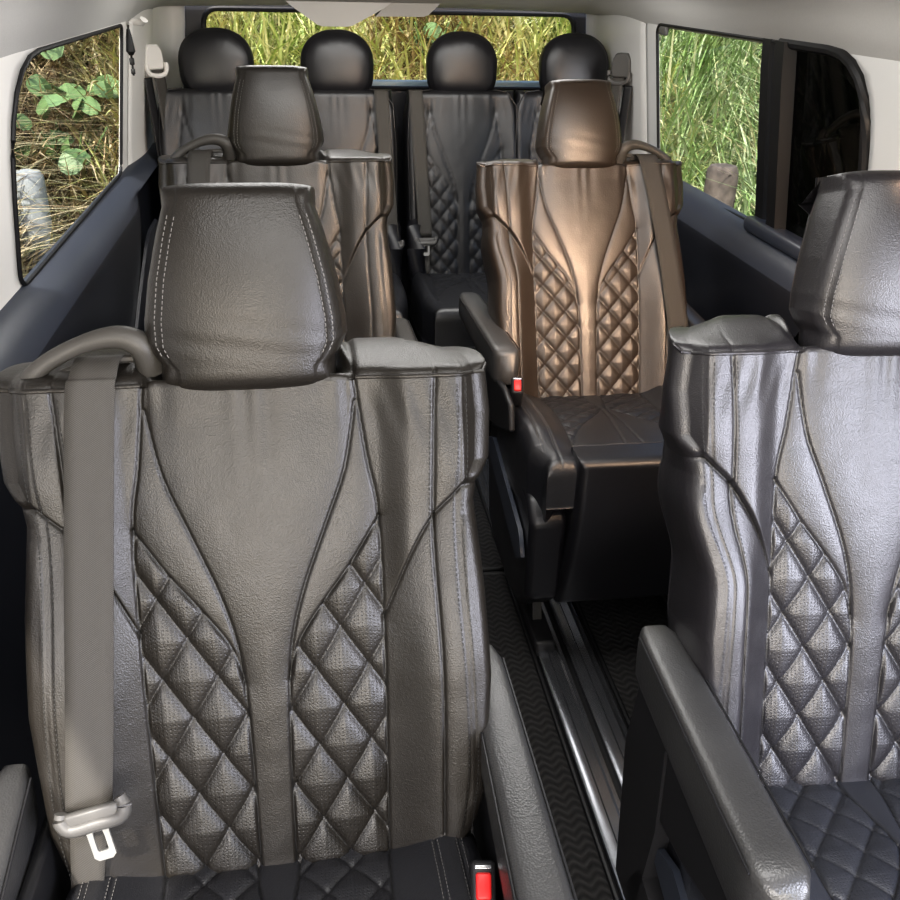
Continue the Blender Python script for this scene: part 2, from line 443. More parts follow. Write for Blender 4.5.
HR_W = [(0, .076), (.008, .084), (.022, .0905), (.05, .0900), (.09, .0840), (.13, .0750), (.155, .0685), (.175, .0630)]
def headrest_geom(step=.003):
    fX = lambda s: interp(HR_W, s)+.004
    def F(x, s):
        f = .010*np.cos(np.clip(np.abs(x)/.1, 0, 1)*math.pi/2)+.010*np.sin(np.clip(s/.19, 0, 1)*math.pi)
        w = interp(HR_W, s)
        d = np.abs(np.abs(x)-(w-.007)); f = f-.0022*np.exp(-(d/.0018)**2)-.0018*np.exp(-d/.01)
        f += .0005*wob(x, s, 55, 9)+.0003*np.sin(s*230+x*40)*np.exp(-((s-.03)/.025)**2)
        F.perf = np.zeros_like(x); F.groove = np.exp(-(d/.0012)**2)
        return f
    def side(d, s):
        t = np.clip(d/.10, 0, 1); lo = 1-np.clip(s/.19, 0, 1)*.35
        return lo*(.011*np.sin(np.clip(t*1.5, 0, 1)*math.pi/2)-.030*sstep(.45, 1, t))
    def rise(x, db):
        t = np.clip(db/.09, 0, 1); return -.028*t**2+.004*np.sin(t*math.pi)
    def post(xx, y, s, d):
        u = np.clip(np.abs(xx)/.098, 0, 1.1)
        s = s+.016*u**5*(1-sstep(-.01, .06, s))-.003*np.clip(np.abs(xx)/.07, 0, 1.1)**5*sstep(.13, .19, s)
        y = y+.012*u**4*(1-np.clip(d/.03, 0, 1))
        return xx, y, s
    V, fc, x, s, face = padded(fX, 0, .164, F, .10, r=.012, rt=.018, step=step, wrap_bottom=True, rb=.022, Tb=.08, top_rise=rise, side_shape=side, post=post)
    return F, V, fc

def round_headrest_geom():
    mb = MB(); n = 48; m = 26; vs = []; fs = []
    # outline in (x, z) swept front to back with a rounded cushion section
    out = []
    for k in range(n):
        t = 2*math.pi*k/n; c, s_ = math.cos(t), math.sin(t)
        w = .116; h = .102
        e = 2.25 if s_ > 0 else 4.2
        x = w*abs(c)**(2/e)*(1 if c > 0 else -1); z = h*abs(s_)**(2/e)*(1 if s_ > 0 else -1)
        x *= 1-.10*max(0, -z/h)**2
        out.append((x, z))
    prof = [(0.01, -.050), (.3, -.049), (.6, -.045), (.80, -.037), (.92, -.026), (.985, -.012), (1, .004), (.985, .022), (.92, .038), (.75, .050), (.4, .055), (.02, .056)]
    pr = curve_pts(prof, 3)
    for a, y in pr:
        for k, (x, z) in enumerate(out):
            wr = .0022*math.sin(x*170+3*math.sin(x*40))*max(0, (z*a/.10))**2*(a > .5)
            seam = -.003*math.exp(-((a-.93)/.02)**2)*(y < 0)
            vs.append((x*a*(1+seam*4), y+wr-seam, z*a+.100))
    L = len(pr)
    for i in range(L-1):
        for k in range(n): fs.append((i*n+k, i*n+(k+1) % n, (i+1)*n+(k+1) % n, (i+1)*n+k))
    fs += [tuple(range(n)), tuple(range((L-1)*n, L*n))[::-1]]
    return mb.add(vs, fs)

# seat cushion --------------------------------------------------------------
C_COL = curve_pts([(.023, -.03), (.021, .03), (.008, .10), (.006, .13), (.012, .22), (.022, .37)], 5)
C_LEAF = curve_pts([(.006, .112), (.03, .155), (.07, .205), (.10, .25), (.126, .32)], 5)
C_BOL = curve_pts([(.125, -.03), (.119, .10), (.124, .24), (.136, .37)], 5)
def cushion_geom(hw, hh, step, Wd=.232, Ln=.375, rear=False):
    def F(x, s):
        ax = np.abs(x); h, g = seam_relief(x, s, [C_COL, C_LEAF, C_BOL], puff=.002)
        f = h+sstep(.122, .19, ax)*.026*(1-.6*sstep(.27, .38, s))-.012*sstep(.26, .38, s)*sstep(.13, .23, ax)
        f += .010*np.sin(np.clip(s/Ln, 0, 1)*math.pi)
        xi = np.where(s < .112, np.interp(s, C_COL[:, 1], C_COL[:, 0]), np.interp(s, C_LEAF[:, 1], C_LEAF[:, 0]))
        xo = np.interp(s, C_BOL[:, 1], C_BOL[:, 0])
        m = sstep(0, .003, ax-xi)*sstep(0, .003, xo-ax)*(s < .32)
        qh, qg = quilt(x, s, hw, hh, .02); f += m*qh*.8
        if not rear:
            for o in (.172, .198): f -= .0022*np.exp(-((ax-o)/.0016)**2)
        f += .0010*wob(x, s, 40, 13)
        F.perf = (m > .5).astype(float); F.groove = np.clip(np.maximum(g, m*qg*.7), 0, 1)
        return f
    fX = lambda s: interp([(-.05, Wd-.012), (.08, Wd), (.25, Wd), (.33, Wd-.006), (Ln, Wd-.03)], s)
    V, fc, x, s, face = padded(fX, -.05, Ln, F, .13, r=.028, rt=.030, step=step, Tt=.10 if not rear else .12)
    # rotate: panel 'up' becomes forward (-y), viewer side becomes up
    W = np.stack([V[:, 0], -V[:, 2], -V[:, 1]], -1)
    return F, W, fc, V

def attrs_for(V, F, fcoords=None):
    return {'perf': F.perf.ravel(), 'groove': F.groove.ravel()}

# ------------------------------------------------------------------ captain seat
ZS = .466
def pinch_in(x, s, amt): return np.where(x < 0, x+amt*(1-sstep(.26, .37, s))*sstep(.12, .22, -x), x)
def build_back(name, key, kind, q, step, mat, parent, r, pinch=0.):
    F, V, fc, x, s, face = backrest_mesh(key, kind, q[0], q[1], q[2], step)
    _ = F(x, s)
    perf = F.perf*face; gr = F.groove*face
    V = V.copy(); V[:, 0] = pinch_in(V[:, 0], V[:, 2], pinch)
    o = mesh_obj(name, V, [f for f in fc], mat, parent, True, {'perf': perf, 'groove': gr})
    o.location = (0, 0, ZS); o.rotation_euler = (-r, 0, 0)
    return o, F

def captain(loc, rz, rec, leath, cush, q, step, label, arms, arm_front=.31, open_arm=False, pinch=0.):
    root = empty('captain_seat', loc, rz)
    tag(root, label, 'seat', 'captain seats')
    bk, F = build_back('backrest', 'cap', 'captain', q, step, leath, root, rec, pinch)
    # stitching along the double and single seams
    paths = []
    for sg in (-1, 1):
        for pl, off in ((DBL, -.0052), (DBL, .0052), (SGL, -.0046)):
            P = pl.copy(); P = P[(P[:, 1] < .525) & (P[:, 1] > .0)]
            fine = curve_pts(P, 10); fine = fine.copy(); fine[:, 0] = (fine[:, 0]+off)*sg
            sp = surf_path(F, None, fine, 0); sp[:, 0] = pinch_in(sp[:, 0], sp[:, 2], pinch); paths.append(sp)
    for p_ in paths: stitches([p_]).build('stitching', M['thread'], bk, smooth=False)
    # piping along the cap edge
    mb = MB()
    for sg in (-1, 1):
        xs = np.linspace(.108, .232, 26); pts = []
        for x_ in xs:
            f = float(F(np.array([x_*sg]), np.array([.531]))[0]); pts.append((x_*sg, -f-.0005, .533))
        pts.append((.243*sg, .004, .534)); 
        for d in np.linspace(.015, .1, 8): pts.append(((.248-.04*(d/.1)**2)*sg, d, .536+.34*d-.020*(d/.11)**1.3+.003*math.sin(d/.11*3.14)-.010*(d/.11)**4))
        mb = MB(); mb.tube(pts, .0022, 8); mb.build('piping', leath, bk)
    # headrest
    Fh, Vh, fh = headrest_geom(step*1.25)
    hr = mesh_obj('headrest', Vh, fh, leath, root, True, None)
    n = len(Vh); 
    for nm, v in (('perf', np.zeros(n)), ('groove', np.zeros(n))):
        a = hr.data.attributes.new(nm, 'FLOAT', 'POINT'); a.data.foreach_set('value', v.astype(np.float32))
    D = Matrix.Rotation(-rec, 4, 'X')
    hr.location = Vector((0, 0, ZS))+(D @ Vector((0, -.012, .5455))); hr.rotation_euler = (-rec, 0, 0)
    paths = []
    for sg in (-1, 1):
        for off in (-.0035, .0035):
            s_ = np.linspace(.012, .154, 60); x_ = (interp(HR_W, s_)-.007+off)*sg
            f = Fh(x_, s_); u = np.abs(x_)/.098; paths.append(np.stack([x_, -f+.012*u**4-.0005, s_+.016*u**5*(1-sstep(-.01, .06, s_))], -1))
    for p_ in paths: stitches([p_], w=.0010).build('stitching', M['thread_light'], hr, smooth=False)
    mb = MB()
    for sg in (-1, 1):
        mb = MB(); mb.tube([(.045*sg, .05, .50), (.045*sg, .05, .60)], .007, 10)
        p = mb.build('headrest_post', M['chrome'], root); p.location = (0, 0, ZS); p.rotation_euler = (-rec, 0, 0)
    # cushion
    Fc, W, fc, V0 = cushion_geom(q[0], q[1]*.75, step*1.2)
    cu = mesh_obj('cushion', W, fc, cush, root, True)
    # recompute attributes on the face coordinates
    xx = V0[:, 0]; ss = V0[:, 2]; _ = Fc(xx, ss); ok = V0[:, 1] < .012
    for nm, v in (('perf', Fc.perf*ok), ('groove', Fc.groove*ok)):
        a = cu.data.attributes.new(nm, 'FLOAT', 'POINT'); a.data.foreach_set('value', v.astype(np.float32))
    cu.location = (0, .0, ZS-.004); cu.rotation_euler = (R(-5), 0, 0)
    paths = []
    for sg in (-1, 1):
        for o_ in (.169, .175, .195, .201):
            s_ = np.linspace(.02, .36, 70); x_ = np.full_like(s_, o_*sg); f = Fc(x_, s_)
            paths.append(np.stack([x_, -f-.0005, s_], -1))
    for p_ in paths:
        sm = stitches([p_]); sm.v = [(v[0], -v[2], -v[1]) for v in sm.v]
        sm.build('stitching', M['thread_light'], cu, smooth=False)
    # leg rest hanging from the cushion front
    fXl = lambda s: interp([(0, .160), (.1, .153), (.32, .141)], s)
    def Fl(x, s):
        f = .016*np.sin(np.clip(s/.31, 0, 1)*math.pi)+.004*np.cos(x*8)
        f += .0008*wob(x, s, 25, 21)
        return f
    V, fl, *_ = padded(fXl, 0, .312, Fl, .07, r=.018, rt=.02, step=.008, wrap_bottom=True, rb=.02, Tb=.06)
    lg = mesh_obj('leg_rest', V, fl, M['leather_smooth'], root); lg.location = (0, -.405, .173); lg.rotation_euler = (R(3), 0, 0)
    # seat side cover and base
    mb = MB()
    for sg in (-1, 1):
        poly = [(.03, .45), (-.05, .44), (-.36, .40), (-.402, .36), (-.395, .17), (-.33, .11), (-.20, .09), (.02, .13), (.06, .30)]
        mb = MB(); mb.prism(poly, sg*.150, sg*.228, axis=0); o = mb.build('side_cover', M['leather_smooth'], root); bv = o.modifiers.new('soft', 'BEVEL'); bv.width = .014; bv.segments = 3
    MB().rbox((0, -.15, .36), (.40, .36, .10), .02).build('seat_pan', M['plastic'], root)
    mb = MB()
    for sg in (-1, 1):
        MB().rbox((.17*sg, -.12, .02), (.045, .52, .04), .006).build('runner', M['plastic'], root)
        MB().prism([(-.30, .03), (-.22, .32), (-.12, .32), (-.14, .03)], sg*.16, sg*.18, axis=0).build('leg', M['plastic'], root)
        MB().prism([(.02, .03), (-.04, .32), (.06, .34), (.10, .03)], sg*.16, sg*.18, axis=0).build('leg', M['plastic'], root)
    for sg in (-1, 1):
        mb = MB(); mb.prism([(.10, .50), (.05, .53), (-.15, .555), (-.22, .545), (-.24, .49), (-.08, .43), (.06, .40)], sg*.232, sg*.246, axis=0)
        o = mb.build('recliner_cover', M['plastic'], root); bv = o.modifiers.new('soft', 'BEVEL'); bv.width = .006; bv.segments = 3
        MB().prism([(.04, .345), (-.05, .385), (-.35, .315), (-.385, .27), (-.34, .24)], sg*.231, sg*.240, axis=0).build('side_strut', M['panel_sill_lit'], root)
    # armrests
    for sg, spec in arms.items():
        y0, y1, z0, z1, xo, xf, wr, wf, h0, h1 = spec
        vs = []; fs = []; secs = 18; K = 28
        for i in range(secs+1):
            t = i/secs; y = y0+(y1-y0)*t; zc = z0+(z1-z0)*t; xc = xo+(xf-xo)*t; w = wr+(wf-wr)*t; h = h0+(h1-h0)*t
            e = 1.
            if t < .10: e = math.sqrt(max(0, 1-((.10-t)/.10)**2))*.3+.7
            if t > .93: e = math.sqrt(max(0, 1-((t-.93)/.07)**2))*.35+.65
            for k in range(K):
                an = 2*math.pi*k/K; c, s_ = math.cos(an), math.sin(an); p = 5
                px = w/2*abs(c)**(2/p)*(1 if c > 0 else -1)*e
                pz = h/2*abs(s_)**(2/p)*(1 if s_ > 0 else -1)*(.5+.5*e)
                vs.append((sg*xc+px, y, zc-h/2+pz))
        for i in range(secs):
            for k in range(K): fs.append((i*K+k, i*K+(k+1) % K, (i+1)*K+(k+1) % K, (i+1)*K+k))
        fs += [tuple(range(K)), tuple(range(secs*K, (secs+1)*K))[::-1]]
        ar = MB().add(vs, fs).build('armrest', M['leather_arm'], root, angle=70)
        for e_ in (-1, 1):
            mb = MB(); pts = []
            for i in range(1, secs):
                t = i/secs; xc = xo+(xf-xo)*t; w = wr+(wf-wr)*t
                pts.append((sg*xc+e_*(w/2*.985), y0+(y1-y0)*t, z0+(z1-z0)*t-.0065))
            mb.tube(pts, .0014, 6)
            mb.build('piping', M['plastic'], ar)
        if open_arm and sg == open_arm:
            mb = MB()
            xx = sg*(xo+xf)/2
            # arm post at the rear and slanting strut, leaving an opening under the pad
            mb.prism([(y0-.02, z0-h0*.6), (y0-.12, z0-h0), (y0-.13, .40), (y0-.10, .20), (y0-.02, .20), (y0+.01, .42)], xx-.018, xx+.018, axis=0)
            mb.prism([(y0-.10, .30), (y1+.02, .26), (y1+.03, .20), (y0-.05, .20)], xx-.018, xx+.018, axis=0)
            mb.build('armrest_support', M['plastic'], root)
    # belt guide loop on the shoulder
    return root

def belt_guide(root, rec, sg):
    pts = curve_pts([(.098, .030, .550), (.104, .012, .572), (.126, .008, .582), (.160, .008, .576), (.195, .010, .559), (.216, .014, .541), (.216, .035, .530)], 6)
    pts = [(sg*a, b, c) for a, b, c in pts]
    n = len(pts); rad = [.0165-.0075*min(1, i/(n*.5)) for i in range(n)]
    mb = MB(); mb.tube(pts, rad, 12)
    lo = curve_pts([(.112, .022, .560), (.150, .022, .558), (.190, .022, .545), (.212, .02, .540)], 5)
    mb.tube([(sg*a, b, c) for a, b, c in lo], .0045, 8)
    o = mb.build('belt_guide', M['plastic_handle'], root); o.location = (0, 0, ZS); o.rotation_euler = (-rec, 0, 0)
    return o

# seat placements from the photo ------------------------------------------------
QF = (.0285, .0445, .266); QR = (.0268, .0310, .163)
seatA = dict(loc=(-.067, .753, 0), rz=R(1.06), rec=R(17.0))
seatB = dict(loc=(.640, .789, 0), rz=R(-1.8), rec=R(15.5))
seatC = dict(loc=(-.062, 1.984, 0), rz=R(1.8), rec=R(14.6))
seatD = dict(loc=(.637, 2.002, 0), rz=R(.45), rec=R(23.0))
# arm spec: y rear, y front (local), z rear, z front (top), x offset rear/front, width rear/front, height rear/front
armA = {1: (.155, -.30, .62, .605, .254, .244, .044, .060, .06, .085), -1: (.05, -.30, .60, .57, .268, .268, .04, .055, .07, .08)}
armB = {-1: (.125, -.262, .625, .620, .236, .228, .054, .064, .075, .090), 1: (.12, -.28, .62, .62, .27, .27, .04, .05, .07, .08)}
armC = {1: (.16, -.2, .62, .62, .262, .262, .045, .05, .07, .075), -1: (.16, -.2, .62, .62, .262, .262, .045, .05, .07, .075)}
armD = {-1: (.29, -.095, .635, .615, .250, .222, .056, .062, .06, .085), 1: (.26, -.1, .64, .62, .262, .262, .045, .05, .06, .075)}
A = captain(seatA['loc'], seatA['rz'], seatA['rec'], M['leather'], M['leather_cushion'], QF, .0016,
            'nearest left captain seat in black quilted leather, grey belt down its left shoulder', armA)
B = captain(seatB['loc'], seatB['rz'], seatB['rec'], M['leather_cool_lit'], M['cushion_cool_lit'], QF, .0018,
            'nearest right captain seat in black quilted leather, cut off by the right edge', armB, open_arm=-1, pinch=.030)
Cc = captain(seatC['loc'], seatC['rz'], seatC['rec'], M['leather_mid'], M['leather_cushion'], QR, .0035,
             'dark leather captain seat in the second row, mostly hidden behind the nearest left seat', armC)
Dd = captain(seatD['loc'], seatD['rz'], seatD['rec'], M['leather_warm_lit'], M['leather_cushion'], QR, .0025,
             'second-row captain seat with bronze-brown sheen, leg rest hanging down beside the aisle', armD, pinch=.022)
for s_, d_, sg in ((A, seatA, -1), (Cc, seatC, -1), (Dd, seatD, 1)): belt_guide(s_, d_['rec'], sg)

def S2W(seat, x, s, off):
    """seat panel coordinates -> world"""
    r = seat['rec']; w = seat['rz']
    l = Vector((x, s*math.sin(r)-off*math.cos(r), s*math.cos(r)+off*math.sin(r)))
    l = Matrix.Rotation(w, 3, 'Z') @ l
    return l+Vector(seat['loc'])+Vector((0, 0, ZS))

# ------------------------------------------------------------------ belts
def ribbon(pairs, thick=.0012, n=8):
    """pairs of (left edge, right edge) 3D points"""
    Lp = curve_pts([p[0] for p in pairs], n); Rp = curve_pts([p[1] for p in pairs], n)
    vs = []; fs = []; m = len(Lp)
    for a, b in zip(Lp, Rp):
        for k in range(5): vs.append(tuple(a+(b-a)*k/4))
    for i in range(m-1):
        for k in range(4): fs.append((i*5+k, i*5+k+1, (i+1)*5+k+1, (i+1)*5+k))
    return vs, fs
def make_ribbon(pairs, parent, name='webbing', n=8, mat=None):
    vs, fs = ribbon(pairs, n=n)
    o = mesh_obj(name, vs, fs, mat or M['webbing'], parent, True)
    md = o.modifiers.new('thickness', 'SOLIDIFY'); md.thickness = .0014; md.offset = 0
    return o

def rel(root, P): return P-root.location
def pairs_for(seat, root, keys):
    out = []
    for xl, xr, s, off in keys:
        out.append((rel(root, S2W(seat, xl, s, off)), rel(root, S2W(seat, xr, s, off))))
    return out
def tongue(parent, c, xdir, down, nrm, w=.046):
    """plastic T bar with steel latch plate: c centre, xdir along the bar, down, nrm towards the viewer"""
    Mx = Matrix((( *xdir, 0), (*(-nrm), 0), (*(-down), 0), (0, 0, 0, 1))).transposed(); Mx.translation = c
    mb = MB()
    pts = [(-w*.62, 0, .006), (-w*.66, -.002, -.002), (-w*.5, -.003, -.012), (0, -.003, -.012), (w*.5, -.003, -.012), (w*.66, -.002, -.002), (w*.62, 0, .008)]
    pts = curve_pts(pts, 5)
    mb.tube([tuple(p) for p in pts], [.0065 if (i < 4 or i > len(pts)-5) else .008 for i in range(len(pts))], 10, M=Mx)
    mb.rbox((0, -.002, -.006), (w*1.15, .010, .022), .004, M=Mx)
    t = mb.build('tongue', M['plastic_grey'], parent)
    mb = MB()
    o = [(-.016, -.014), (-.011, -.024), (-.010, -.052), (.010, -.052), (.011, -.024), (.016, -.014)]
    # steel plate with a rectangular opening, as a closed band
    outer = [(-.015, -.012), (-.011, -.022), (-.011, -.048), (-.007, -.052), (.007, -.052), (.011, -.048), (.011, -.022), (.015, -.012)]
    inner = [(-.005, -.020), (-.0055, -.026), (-.0055, -.040), (-.0045, -.042), (.0045, -.042), (.0055, -.040), (.0055, -.026), (.005, -.020)]
    vs = []; fs = []; n = 8
    for y in (-.0015, .0015):
        vs += [(a, y-.004, b) for a, b in outer]+[(a, y-.004, b) for a, b in inner]
    for i in range(n):
        j = (i+1) % n
        fs += [(i, j, n+j, n+i), (2*n+i, 3*n+i, 3*n+j, 2*n+j), (i, 2*n+i, 2*n+j, j), (n+i, n+j, 3*n+j, 3*n+i)]
    mb.add(vs, fs, Mx).build('latch_plate', M['steel'], t, smooth=False)
    return t

def seat_belt(seat, keys, label, keys2=None, tng=None):
    c = S2W(seat, (keys[0][0]+keys[0][1])/2, keys[0][2], keys[0][3])
    root = empty('seat_belt', c); tag(root, label, 'seat belt', 'seat belts')
    make_ribbon(pairs_for(seat, root, keys), root)
    if keys2: make_ribbon(pairs_for(seat, root, keys2), root, 'lower_webbing')
    if tng:
        x, s, off, tilt, w = tng
        r = seat['rec']; dn = Vector((0, -math.sin(r), -math.cos(r))); nr = Vector((0, -math.cos(r), math.sin(r))); xd = Vector((1, 0, 0))
        q = Matrix.Rotation(-tilt, 3, nr); xd = q @ xd; dn = q @ dn
        tongue(root, rel(root, S2W(seat, x, s, off)), xd, dn, nr, w)
    return root
seat_belt(seatA, [(-.160, -.120, .545, -.045), (-.165, -.122, .562, -.022), (-.168, -.124, .560, -.002), (-.171, -.126, .545, .014), (-.176, -.129, .52, .020), (-.188, -.141, .36, .032), (-.200, -.153, .20, .040), (-.208, -.162, .105, .042)],
          'wide grey webbing hanging down the nearest left seat from its shoulder loop', 
          keys2=[(-.206, -.166, .10, .036), (-.212, -.178, .03, .030), (-.222, -.190, -.06, .02)], tng=(-.178, .112, .056, R(-12), .048))
seat_belt(seatD, [(.120, .165, .545, -.03), (.128, .175, .560, -.01), (.132, .180, .545, .010), (.140, .188, .50, .018), (.165, .212, .33, .034), (.185, .236, .14, .040), (.20, .25, .02, .035)],
          'grey webbing crossing the right shoulder of the bronze-sheen second-row seat')
seat_belt(seatC, [(-.178, -.133, .545, -.03), (-.182, -.135, .560, -.008), (-.184, -.137, .545, .012), (-.188, -.142, .50, .02), (-.195, -.15, .33, .034), (-.20, -.155, .1, .04)],
          'grey webbing over the left shoulder of the second-row seat behind the nearest left headrest')

# buckles: part of their seats
def buckle(root, loc, rot, L=.075):
    Mx = Matrix.Translation(loc) @ Euler(rot).to_matrix().to_4x4()
    mb = MB(); mb.rbox((0, 0, 0), (.026, .042, L), .006, M=Mx); b = mb.build('buckle', M['plastic'], root)
    MB().rbox((0, -.004, L/2), (.016, .026, .010), .003, M=Mx).build('release_button', M['red'], b)
    mb = MB(); mb.rbox((0, .014, L/2), (.018, .004, .003), .001, M=Mx); mb.build('slot_trim', M['chrome'], b)
    MB().tube([Mx @ Vector((0, 0, -L/2)), Mx @ Vector((0, .01, -L/2-.08))], .006, 8).build('stalk', M['plastic'], b)
    return b
buckle(A, (.212, -.085, .495), (R(38), 0, R(-8)))
buckle(Dd, (-.214, -.155, .545), (R(35), 0, R(-10)), .06)
buckle(B, (-.215, -.06, .44), (R(25), 0, 0))

# ------------------------------------------------------------------ rear bench (two split sections, two places each)
rear_r = R(13)
def rear_bench(xs, y, label, step=.006):
    xm = sum(xs)/len(xs)
    root = empty('rear_bench', (xm, y, 0)); tag(root, label, 'bench seat')
    for x in xs:
        bk, F = build_back('backrest', 'rear', 'rear', (.0255, .032, .163), step, M['leather_rear'], root, rear_r)
        bk.location.x = x-xm
        for sg in (-1, 1):
            mb = MB(); mb.tube([(sg*.176, -.01, .05), (sg*.180, -.012, .4), (sg*.174, -.008, .52), (sg*.145, .0, .562), (sg*.10, .0, .568)], .002, 6)
            mb.build('piping', M['leather_rear'], bk)
        hr = round_headrest_geom().build('headrest', M['leather_smooth'], root, angle=80)
        D = Matrix.Rotation(-rear_r, 4, 'X')
        hr.location = Vector((x-xm+(.024 if x > .8 else .004), 0, ZS)) + D @ Vector((0, .045, .546)); hr.rotation_euler = (-R(8), 0, 0)
        Fc, W, fc, V0 = cushion_geom(.0255, .03, step, Wd=.184, Ln=.42, rear=True)
        cu = mesh_obj('cushion', W, fc, M['leather_cushion'], root, True)
        _ = Fc(V0[:, 0], V0[:, 2]); ok = V0[:, 1] < .012
        for nm, v in (('perf', Fc.perf*ok), ('groove', Fc.groove*ok)):
            a = cu.data.attributes.new(nm, 'FLOAT', 'POINT'); a.data.foreach_set('value', v.astype(np.float32))
        cu.location = (x-xm, 0, ZS-.012); cu.rotation_euler = (R(-3), 0, 0)
    w = (max(xs)-min(xs))+.36
    MB().rbox((0, -.16, .30), (w, .40, .10), .02).build('seat_pan', M['plastic'], root)
    for sg in (-1, 1): MB().rbox((sg*w*.36, -.16, .13), (.05, .34, .26), .01).build('leg', M['plastic'], root)
    return root
rbL = rear_bench([-.275, .100], 3.07, 'left half of the black leather rear bench with two round headrests')
rbR = rear_bench([.500, .853], 3.07, 'right half of the black leather rear bench with two round headrests, beside the centre split')
def small_rear_belt(seatlike, xa, label, s1=.11):
    seat_belt(seatlike, [(xa-.002, xa+.04, .565, -.02), (xa, xa+.044, .560, .01), (xa+.003, xa+.047, .50, .020), (xa+.012, xa+.056, .3, .03), (xa+.022, xa+.066, s1, .034)], label,
              keys2=[(xa+.03, xa+.062, s1, .03), (xa+.045, xa+.055, -.01, .03)], tng=(xa+.044, s1-.01, .038, 0, .050))
small_rear_belt(dict(loc=(.505, 3.07, 0), rz=0, rec=rear_r), -.180, 'thin grey belt with metal tongue on the right rear bench half, beside the split')
small_rear_belt(dict(loc=(.100, 3.07, 0), rz=0, rec=rear_r), .115, 'grey rear belt with metal tongue, half hidden behind the second-row left seat', .10)
# small padded bolsters at the split
for bx, pr in ((-.275+.38+.195-.0875, rbL), (.505-.195, rbR)):
    pass
for x, root in ((.262, rbL), (.338, rbR)):
    mb = MB(); mb.tube([(x, 3.05, .44), (x, 3.06, .54), (x, 3.09, .60), (x, 3.13, .63), (x, 3.15, .64)], [.028, .034, .030, .018, .004], 14)
    o = mb.build('side_bolster', M['leather_smooth'], root); o.location = -root.location
# ------------------------------------------------------------------ van shell
CX = .265
def wx(z, side):
    h = .785-.05*max(0, min(1, (z-.85)/.37)); return CX+side*h
def rounded_rect_loop(pts, n=10): return pts
def ring_wall(side, rect, outline, off=0.):
    """wall surface between a rectangle (y0,y1,z0,z1) and a window outline, both as loops around the window centre"""
    y0, y1, z0, z1 = rect; cy = sum(p[0] for p in outline)/len(outline); cz = sum(p[1] for p in outline)/len(outline)
    vs = []; fs = []; n = len(outline); K = 6
    for (y, z) in outline:
        dy, dz = y-cy, z-cz
        t = min([((y1-cy)/dy if dy > 1e-9 else 9e9), ((y0-cy)/dy if dy < -1e-9 else 9e9), ((z1-cz)/dz if dz > 1e-9 else 9e9), ((z0-cz)/dz if dz < -1e-9 else 9e9)])
        oy, oz = cy+dy*t, cz+dz*t
        for k in range(K):
            yy = y+(oy-y)*k/(K-1); zz = z+(oz-z)*k/(K-1)
            vs.append((wx(zz, side)-side*off, yy, zz))
    for i in range(n):
        j = (i+1) % n
        for k in range(K-1): fs.append((i*K+k, i*K+k+1, j*K+k+1, j*K+k))
    # corner fill is inside the rays, add the four rectangle corners
    return vs, fs
def dens(loop, d=.02):
    out = []
    for a, b in zip(loop, loop[1:]+loop[:1]):
        n = max(1, int(math.hypot(b[0]-a[0], b[1]-a[1])/d))
        for k in range(n): out.append((a[0]+(b[0]-a[0])*k/n, a[1]+(b[1]-a[1])*k/n))
    return out
def round_loop(pts, rads, n=6):
    out = []; m = len(pts)
    for i, p in enumerate(pts):
        a = np.array(pts[i-1]); b = np.array(p); c = np.array(pts[(i+1) % m]); r = rads[i]
        if r < 1e-4: out.append(tuple(b)); continue
        u = (a-b)/np.linalg.norm(a-b); w = (c-b)/np.linalg.norm(c-b)
        p0 = b+u*r; p1 = b+w*r
        for k in range(n+1):
            t = k/n; out.append(tuple((1-t)**2*p0+2*t*(1-t)*b+t*t*p1))
    return out
winL = dens(round_loop([(2.795, .838), (2.795, 1.213), (1.69, 1.213), (1.725, .832)], [.035, .02, .22, .04]))
winR = dens(round_loop([(2.82, .815), (2.82, 1.236), (1.675, 1.236), (1.675, .845)], [.03, .03, .16, .10]))
